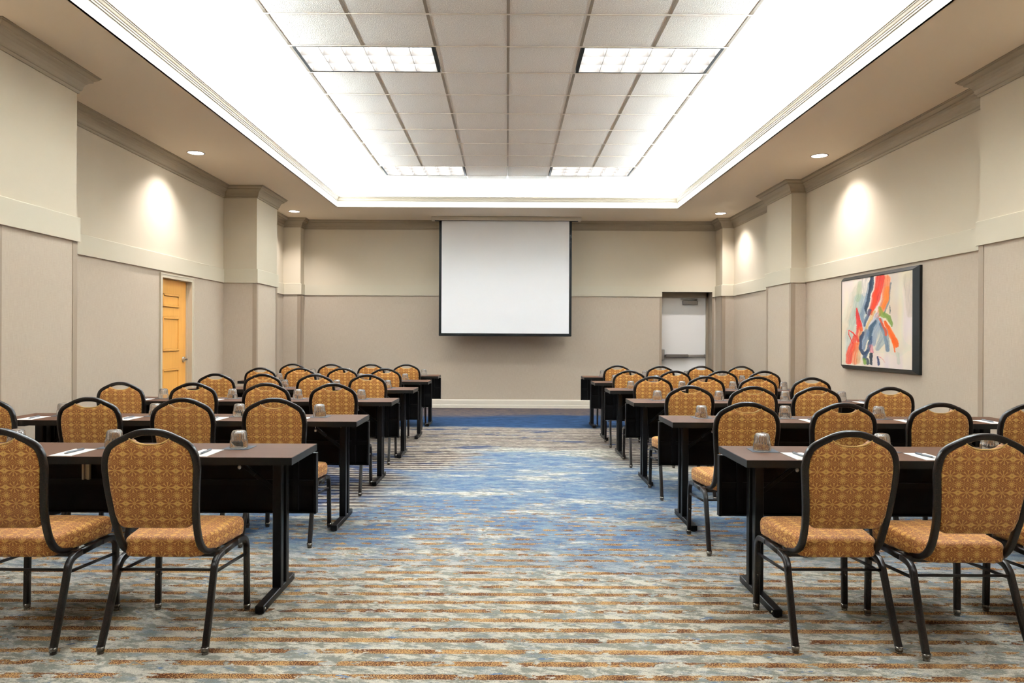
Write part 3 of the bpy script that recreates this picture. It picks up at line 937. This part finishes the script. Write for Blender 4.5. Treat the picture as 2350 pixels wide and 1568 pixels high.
def make_chair():
    root = empty('banquet_chair')
    # arched back frame running down and forward under the seat
    half = [(x, yback(z), z) for x, z in ARCH] + [(0.1645, -0.178, 0.44), (0.164, -0.135, 0.397), (0.164, -0.08, 0.378), (0.164, 0.0, 0.372)]
    path = [(-x, y, z) for x, y, z in half[::-1]] + half[1:]
    f = MB()
    pts = catmull(path, 4)
    # sweep with the frame's own plane as reference
    prof = []
    a, b = 0.0142, 0.0125
    for q in range(16):
        t = 2 * pi * q / 16
        cx = math.copysign(abs(cos(t)) ** 0.55, cos(t)) * a; cy = math.copysign(abs(sin(t)) ** 0.55, sin(t)) * b
        prof.append((cx, cy))
    rings = []
    N0 = Vector((0, 1, 0))
    for i, p in enumerate(pts):
        T = (pts[min(i + 1, len(pts) - 1)] - pts[max(i - 1, 0)]).normalized()
        # side direction: in the x-z plane at the arch, sideways (x) at the ends
        S = T.cross(N0)
        if S.length < 0.55:
            S = Vector((-1 if p.x > 0 else 1, 0, 0)) if False else Vector((math.copysign(1, S.x) if abs(S.x) > 1e-6 else 1, 0, 0))
        S = (S - T * S.dot(T)).normalized(); U = S.cross(T).normalized()
        rings.append([tuple(p + S * u + U * w) for u, w in prof])
    # keep rings aligned (no flips)
    f.loft(rings, True, 0, True)
    f.build('back_frame', M_FRAME, root)
    # upholstered pad inside the arch
    inner = []
    g = 0.0105
    out = [(0.0, 0.864), (0.03, 0.8655), (0.055, 0.872), (0.073, 0.882), (0.082, 0.8905)]     # dip under the hand hold
    out += [(0.098, 0.8825), (0.120, 0.872), (0.140, 0.8595), (0.156, 0.845), (0.168, 0.817), (0.1740, 0.785), (0.1745, 0.755), (0.170, 0.68), (0.160, 0.575), (0.1545, 0.545)]
    for q in range(1, 7):
        t = radians(90 * q / 6); out.append((0.1545 - 0.034 * (1 - cos(t)), 0.545 - 0.034 * sin(t)))
    out += [(0.08, 0.5105), (0.0, 0.510)]
    outline = out + [(-x, z) for x, z in out[-2:0:-1]]
    cx, cz_ = 0.0, 0.70
    p = MB(); rings = []
    def ring(sc, inset, dy):
        r = []
        for x, z in outline:
            vx, vz = x - cx, z - cz_; L = sqrt(vx * vx + vz * vz)
            k = sc * max(0.0, 1 - inset / L)
            X, Z = cx + vx * k, cz_ + vz * k
            r.append((X, yback(Z) + dy, Z))
        return r
    bk = -0.013
    for sc, ins, dy in ((0.05, 0, bk - 0.004), (0.35, 0, bk - 0.004), (0.65, 0, bk - 0.0035), (0.88, 0, bk - 0.002), (1, 0.006, bk), (1, 0.001, bk + 0.004), (1, 0.0, bk + 0.012), (1, 0.002, 0.018),
                        (1, 0.010, 0.030), (0.9, 0.01, 0.037), (0.65, 0, 0.042), (0.35, 0, 0.044), (0.05, 0, 0.044)):
        rings.append(ring(sc, ins, dy))
    p.loft(rings, True, 0, True)
    pad = p.build('backrest', M_FLORAL, root, uv=lambda c, n: (c.x, c.z), fixn=True)
    w = MB()
    dip = [(-x, z) for x, z in out[4::-1]] + out[1:5]
    w.sweep(catmull([(x * 1.0, yback(z) - 0.010, z + 0.001) for x, z in dip], 3), 0.003, 0.003, (0, 1, 0), rnd=0.9)
    w.build('piping', M_PIPING, pad)
    # seat cushion
    def seat_outline(s):
        o = []
        y0, y1 = -0.17, 0.25
        hr, hf = 0.166, 0.208
        def corner(cx_, cy_, r, a0, a1, n=6):
            for q in range(n + 1):
                t = radians(a0 + (a1 - a0) * q / n); o.append((cx_ + r * cos(t), cy_ + r * sin(t)))
        corner(hr - 0.04, y0 + 0.04, 0.04, -90, -8)
        o.append((0.184, -0.03)); o.append((0.199, 0.08))
        corner(hf - 0.05, y1 - 0.05, 0.05, 0, 90)
        o.append((0.08, y1 + 0.004)); o.append((0, y1 + 0.006))
        full = o + [(-x, y) for x, y in o[-2::-1]]
        return full
    so = seat_outline(1)
    s = MB(); rings = []
    for sc, ins, z in ((0.1, 0, 0.372), (0.93, 0, 0.372), (1, 0.004, 0.378), (1, 0.0, 0.392), (1, -0.001, 0.416), (1, -0.001, 0.434), (1, 0.002, 0.445), (1, 0.008, 0.4525), (1, 0.018, 0.457),
                       (0.85, 0, 0.4605), (0.6, 0, 0.464), (0.3, 0, 0.466), (0.05, 0, 0.466)):
        r = []
        for x, y in so:
            vx, vy = x, y - 0.04; L = sqrt(vx * vx + vy * vy); k = sc * max(0, 1 - ins / L)
            X, Y = vx * k, 0.04 + vy * k
            r.append((X, Y, z - max(0.0, (Y - 0.17)) * 0.08))
        rings.append(r)
    s.loft(rings, True, 0, True)
    def seat_uv(c, n):
        if n.z > 0.5: return (c.x, c.y)
        if abs(n.y) > abs(n.x): return (c.x, c.y + c.z * (1 if n.y < 0 else -1))
        return (c.y, c.z)
    s.build('seat', M_FLORAL, root, uv=seat_uv, fixn=True)
    # legs: bent tube front foot - side rail - rear foot, cut at mid rail
    for sx in (1, -1):
        X = lambda v: sx * v
        fr = catmull([(X(0.213), 0.246, 0.018), (X(0.2115), 0.246, 0.15), (X(0.2095), 0.246, 0.27), (X(0.2085), 0.243, 0.318), (X(0.207), 0.225, 0.345), (X(0.2055), 0.19, 0.357), (X(0.204), 0.12, 0.359)], 4)
        rail = [(X(0.204), 0.125, 0.359), (X(0.2035), 0.05, 0.359), (X(0.203), -0.035, 0.358)]
        rr_ = catmull([(X(0.203), -0.03, 0.358), (X(0.203), -0.085, 0.352), (X(0.204), -0.118, 0.332), (X(0.206), -0.137, 0.29), (X(0.2105), -0.185, 0.16), (X(0.2155), -0.243, 0.018)], 4)
        for path_, nm in ((fr, 'leg'), (rr_, 'leg')):
            m = MB(); m.sweep(path_, 0.0135, 0.0130, (1, 0, 0), rnd=0.45); leg = m.build(nm, M_FRAME, root)
            foot = path_[0] if path_ is fr else path_[-1]
            g_ = MB(); fx, fy = foot.x, foot.y
            g_.cyl((fx, fy, 0.010), (fx, fy, 0.030), 0.0158, 0.0166, 12); g_.cyl((fx, fy, 0.0), (fx, fy, 0.010), 0.014, 0.011, 12)
            g_.build('glide', M_GLIDE, leg)
            if path_ is fr:
                bt = MB(); bt.cyl((X(0.2115), 0.233, 0.17), (X(0.2115), 0.228, 0.17), 0.006, 0.004, 8); bt.cyl((X(0.2), 0.246, 0.17), (X(0.194), 0.246, 0.17), 0.006, 0.004, 8)
                bt.build('bumper', M_GLIDE, leg)
        m = MB(); m.sweep(rail, 0.0135, 0.0130, (1, 0, 0), rnd=0.45)
        m.box(X(0.164), X(0.204), 0.06, 0.085, 0.36, 0.372); m.box(X(0.164), X(0.204), -0.07, -0.045, 0.36, 0.372)
        m.build('seat_rail', M_FRAME, root)
        m = MB(); m.sweep([(X(0.207), -0.140, 0.30), (X(0.2095), 0.244, 0.272)], 0.0065, 0.004, (1, 0, 0)); m.build('stretcher', M_FRAME, root)
    m = MB(); m.sweep([(-0.206, -0.134, 0.312), (0.206, -0.134, 0.312)], 0.0055, 0.0045, (0, 1, 0)); m.build('stretcher', M_FRAME, root)
    # cross bars under the seat
    m = MB(); m.box(-0.2, 0.2, 0.19, 0.21, 0.352, 0.368); m.build('seat_support', M_FRAME, root)
    m = MB(); m.box(-0.2, 0.2, -0.06, -0.04, 0.345, 0.362); m.build('seat_support', M_FRAME, root)
    return root

# ------------------------------------------------------------------ training table
TW, TD, TZ, TT = 2.44, 0.455, 0.74, 0.036
def make_table():
    """origin on the floor under the middle of the top; +y is the screen side (modesty panel)"""
    root = empty('training_table')
    hx, hy = TW / 2, TD / 2
    t = MB(); t.box(-hx + 0.002, hx - 0.002, -hy + 0.002, hy - 0.002, TZ - TT + 0.002, TZ); t.build('tabletop', M_LAM, root)
    e = MB(); zz0, zz1 = TZ - TT, TZ - 0.0012
    e.box(-hx, hx, -hy, -hy + 0.003, zz0, zz1); e.box(-hx, hx, hy - 0.003, hy, zz0, zz1); e.box(-hx, -hx + 0.003, -hy, hy, zz0, zz1); e.box(hx - 0.003, hx, -hy, hy, zz0, zz1)
    e.box(-hx + 0.002, hx - 0.002, -hy + 0.002, hy - 0.002, zz0, zz0 + 0.004)
    e.build('edge_band', M_EDGE, root)
    for sx in (-1, 1):
        cx = sx * (hx - 0.15)
        for ly in (0.055, 0.145):
            m = MB(); m.box(cx - 0.022, cx + 0.022, ly - 0.024, ly + 0.020, 0.038, TZ - TT - 0.004, bev=0.003); m.build('leg', M_BLACK, root)
        m = MB(); m.box(cx - 0.021, cx + 0.021, -0.225, 0.275, 0.006, 0.042, bev=0.003)
        for fy in (-0.2, 0.25): m.cyl((cx, fy, 0), (cx, fy, 0.008), 0.016, n=10)
        foot = m.build('foot', M_BLACK, root)
        for fy in (-0.205, 0.255):
            m = MB(); m.cyl((cx - sx * 0.0205, fy, 0.024), (cx - sx * -0.0235, fy, 0.024), 0.005, n=8); m.build('bolt', M_GLIDE, foot)
        m = MB(); m.box(cx - 0.03, cx + 0.03, -0.17, 0.20, TZ - TT - 0.012, TZ - TT); m.build('leg_plate', M_BLACK, root)
        m = MB(); m.sweep([(cx - sx * 0.005, 0.10, 0.50), (cx - sx * 0.26, 0.10, TZ - TT - 0.008)], 0.011, 0.006, (0, 1, 0))
        m.sweep([(cx - sx * 0.13, 0.085, 0.60), (cx - sx * 0.23, 0.085, 0.68)], 0.008, 0.004, (0, 1, 0)); m.build('folding_brace', M_BLACK, root)
        m = MB(); kx = cx - sx * 0.20
        m.cyl((kx, 0.06, 0.655), (kx, 0.06, 0.69), 0.002, n=6); m.lathe([(0.001, 0), (0.008, 0.004), (0.010, 0.012), (0.006, 0.02), (0.001, 0.024)], 10, (kx, 0.06, 0.632))
        m.build('brace_latch', M_CHROME, root)
    # modesty panel: shallow tray hanging off the far edge
    py = hy + 0.004
    m = MB(); z0, z1_ = 0.37, 0.692
    m.box(-hx, hx, py + 0.014, py + 0.020, z0, z1_)
    m.box(-hx, hx, py - 0.02, py + 0.014, z1_ - 0.006, z1_); m.box(-hx, hx, py - 0.01, py + 0.014, z0, z0 + 0.006)
    m.box(-hx, -hx + 0.014, py - 0.02, py + 0.014, z0, z1_, bev=0.002); m.box(hx - 0.014, hx, py - 0.02, py + 0.014, z0, z1_, bev=0.002)
    mp = m.build('modesty_panel', M_PANEL, root)
    m = MB(); m.box(-hx + 0.014, hx - 0.014, py + 0.004, py + 0.014, 0.515, 0.545); 
    for bx in (-hx + 0.10, hx - 0.13): m.box(bx, bx + 0.03, py + 0.002, py + 0.014, 0.38, 0.69)
    m.build('panel_rib', M_BLACK, mp)
    m = MB(); m.box(-0.022, -0.012, py - 0.016, py + 0.0, 0.545, 0.70); m.box(0.004, 0.018, py - 0.016, py + 0.0, 0.545, 0.70); m.box(-0.012, 0.004, py - 0.004, py, 0.545, 0.70)
    m.build('centre_bracket', M_SILVER, root)
    for sx in (-1, 1):
        m = MB(); hx2 = sx * (hx - 0.21); m.cyl((hx2, py - 0.012, 0.36), (hx2, py - 0.012, 0.70), 0.010, n=10); m.build('panel_hanger', M_BLACK, root)
    return root

# ------------------------------------------------------------------ small things on the tables
def make_glass():
    NF = 18
    def fl_(t, z):
        if 0.036 < z < 0.084: return 0.05 * cos(2 * pi * NF * t) * min(1, (z - 0.036) / 0.006, (0.086 - z) / 0.008)
        return 0
    prof = [(0.0430, 0.0), (0.0445, 0.0012), (0.0447, 0.004), (0.0437, 0.030), (0.0430, 0.0350), (0.0388, 0.040), (0.0378, 0.050), (0.0360, 0.070), (0.0335, 0.080), (0.029, 0.086), (0.020, 0.088), (0.0005, 0.088)]
    inn = [(0.0005, 0.082), (0.019, 0.0815), (0.0275, 0.0785), (0.0315, 0.072), (0.0338, 0.056), (0.0357, 0.042), (0.0395, 0.036), (0.0412, 0.030), (0.0423, 0.003), (0.0430, 0.0)]
    m = MB()
    m.lathe(prof + inn, 72, flute=lambda t, z: 0)
    # rebuild with flutes on the outside only
    m = MB(); n = 108; rings = []
    for k, (r, z) in enumerate(prof + inn):
        rings.append([((r * (1 + (fl_(i / n, z) if k < len(prof) else 0))) * cos(2 * pi * i / n), (r * (1 + (fl_(i / n, z) if k < len(prof) else 0))) * sin(2 * pi * i / n), z) for i in range(n)])
    m.loft(rings, False, 0, True)
    return m.build('drinking_glass', M_GLASS, fixn=True)

def make_napkin():
    m = MB(); h = 0.066; n = 8; vs = []; 
    for top in (1, 0):
        for j in range(n + 1):
            for i in range(n + 1):
                x, y = -h + 2 * h * i / n, -h + 2 * h * j / n
                cd = max(0, abs(x) + abs(y) - 1.55 * h) / (0.45 * h)
                lift = 0.0016 * (cd ** 2) * (1 if x * y < 0 else 0.5)
                vs.append((x, y, (0.0016 if top else 0.0002) + lift))
    fs = []; K = (n + 1) * (n + 1)
    for j in range(n):
        for i in range(n):
            a = j * (n + 1) + i; fs.append((a, a + 1, a + n + 2, a + n + 1)); fs.append((K + a, K + a + n + 1, K + a + n + 2, K + a + 1))
    edge = [i for i in range(n + 1)] + [(j * (n + 1) + n) for j in range(1, n + 1)] + [(n * (n + 1) + i) for i in range(n - 1, -1, -1)] + [j * (n + 1) for j in range(n - 1, 0, -1)]
    for a, b in zip(edge, edge[1:] + edge[:1]): fs.append((a, K + a, K + b, b))
    m.add(vs, fs); return m.build('coaster_napkin', M_NAPKIN)

def make_pad():
    m = MB(); m.box(-0.054, 0.054, -0.106, 0.106, 0.0, 0.0022); return m.build('notepad', M_PAPER)

def make_pen():
    root = empty('ballpoint_pen')
    r = 0.0048
    m = MB(); m.cyl((-0.062, 0, r), (0.062, 0, r), r, r, 12); m.build('barrel', M_PEN, root)
    m = MB(); m.cyl((-0.062, 0, r), (-0.074, 0, r), r, 0.001, 12); m.build('tip', M_CHROME, root)
    m = MB(); m.cyl((0.062, 0, r), (0.070, 0, r), 0.003, 0.003, 8); m.box(0.018, 0.064, -0.0014, 0.0014, 2 * r + 0.0006, 2 * r + 0.002); m.box(0.058, 0.064, -0.0014, 0.0014, r, 2 * r + 0.002)
    m.build('clip', M_PENDK, root)
    return root

chair0, table0 = make_chair(), make_table()
glass0, napkin0, pad0, pen0 = make_glass(), make_napkin(), make_pad(), make_pen()
protos_used = {}
def inst(proto, loc, rz, label, cat, group):
    if proto not in protos_used:
        KIDS[proto] = [(c, kids(c)) for c in kids(proto)]
        protos_used[proto] = 1; o = proto; o.location = loc; o.rotation_euler = (0, 0, rz)
    else:
        o = dup(proto, loc, rz)
    return tag(o, label, cat, group)

ROWN = ['nearest', 'second', 'third', 'fourth', 'fifth', 'farthest']
SEATN = ['at the aisle end', 'second from the aisle', 'third from the aisle', 'at the wall end']
# table back edge distance, table aisle end x
TBACK = {'left': [3.87, 5.34, 6.83, 8.30, 9.78, 11.15], 'right': [3.86, 5.38, 6.88, 8.36, 9.72, 11.02]}
TEND = {'left': -1.005, 'right': 1.125}
CH = {'left': [[(-1.45, 2.97), (-2.07, 2.96), (-2.72, 2.97)], [(-1.429, 4.49), (-1.985, 4.47), (-2.57, 4.49), (-3.22, 4.49)],
               [(-1.416, 5.96), (-1.968, 5.96), (-2.57, 5.97), (-3.17, 5.99)], [(-1.42, 7.44), (-1.95, 7.44), (-2.49, 7.44), (-2.975, 7.46)],
               [(-1.483, 8.92), (-2.017, 8.96), (-2.534, 8.95), (-3.03, 8.97)], [(-1.417, 10.32), (-1.92, 10.34), (-2.48, 10.3), (-3.03, 10.34)]],
      'right': [[(1.426, 3.01), (1.93, 2.94), (2.53, 3.0)], [(1.439, 4.36), (2.007, 4.34), (2.607, 4.38), (3.16, 4.38)],
                [(1.473, 5.86), (1.973, 5.83), (2.48, 5.82), (3.06, 5.82)], [(1.477, 7.33), (2.018, 7.39), (2.537, 7.35), (3.03, 7.24)],
                [(1.462, 8.67), (2.0, 8.67), (2.556, 8.67), (3.085, 8.72)], [(1.56, 10.27), (2.13, 10.1), (2.72, 10.2), (3.30, 10.25)]]}
GX = {'left': [[-1.363, -2.00, -2.50, -3.12], [-1.33, -1.90, -2.50, -3.15], [-1.33, -1.91, -2.51, -3.14], [-1.33, -1.90, -2.48, -3.08], [-1.34, -1.93, -2.49, -3.0], [-1.25, -1.80, -2.36, -2.92]],
      'right': [[1.30, 1.91, 2.46, 3.02], [1.40, 2.00, 2.67, 3.22], [1.39, 1.96, 2.57, 3.09], [1.40, 1.975, 2.55, 3.12], [1.42, 1.97, 2.56, 3.09], [1.43, 2.06, 2.68, 3.21]]}
rnd = random.Random(11)
for side in ('left', 'right'):
    sg = -1 if side == 'left' else 1
    for r in range(6):
        ty = TBACK[side][r] - TD / 2
        tx = TEND[side] + sg * TW / 2
        row = ROWN[r]
        inst(table0, (tx, ty, 0), 0.0, f'long narrow brown-topped table with black panel, {row} row {side} of the aisle', 'table', 'training tables in rows')
        for k, (cx, dt) in enumerate(CH[side][r]):
            inst(chair0, (cx, dt + 0.27, 0), rnd.uniform(-0.012, 0.012),
                 f'gold floral banquet chair {SEATN[k]}, {row} row {side} of the aisle', 'chair', 'banquet chairs at the tables')
        for k, gx in enumerate(GX[side][r]):
            gy = TBACK[side][r] - 0.155 + rnd.uniform(-0.008, 0.008)
            inst(napkin0, (gx + 0.004, gy - 0.002, TZ), rnd.uniform(-0.05, 0.05) + (-0.12 if (side == 'right' and r == 0 and k == 0) else 0),
                 f'slate grey square coaster {SEATN[k]}, {row} row table {side} of the aisle', 'coaster', 'coasters under the glasses')
            inst(glass0, (gx, gy, TZ + 0.0018), rnd.uniform(0, 6), f'upturned fluted clear glass {SEATN[k]}, {row} row table {side} of the aisle', 'glass', 'upturned glasses on the tables')
            px = gx + (-0.10 if side == 'left' else 0.12); py_ = TBACK[side][r] - 0.335
            ra = rnd.uniform(-0.02, 0.02)
            inst(pad0, (px, py_, TZ), ra, f'white notepad {SEATN[k]}, {row} row table {side} of the aisle', 'notepad', 'notepads on the tables')
            an = pi / 2 + rnd.uniform(-0.12, 0.12)
            inst(pen0, (px, py_ + 0.01, TZ + 0.0022), an, f'grey pen {SEATN[k]}, {row} row table {side} of the aisle', 'pen', 'pens on the notepads')
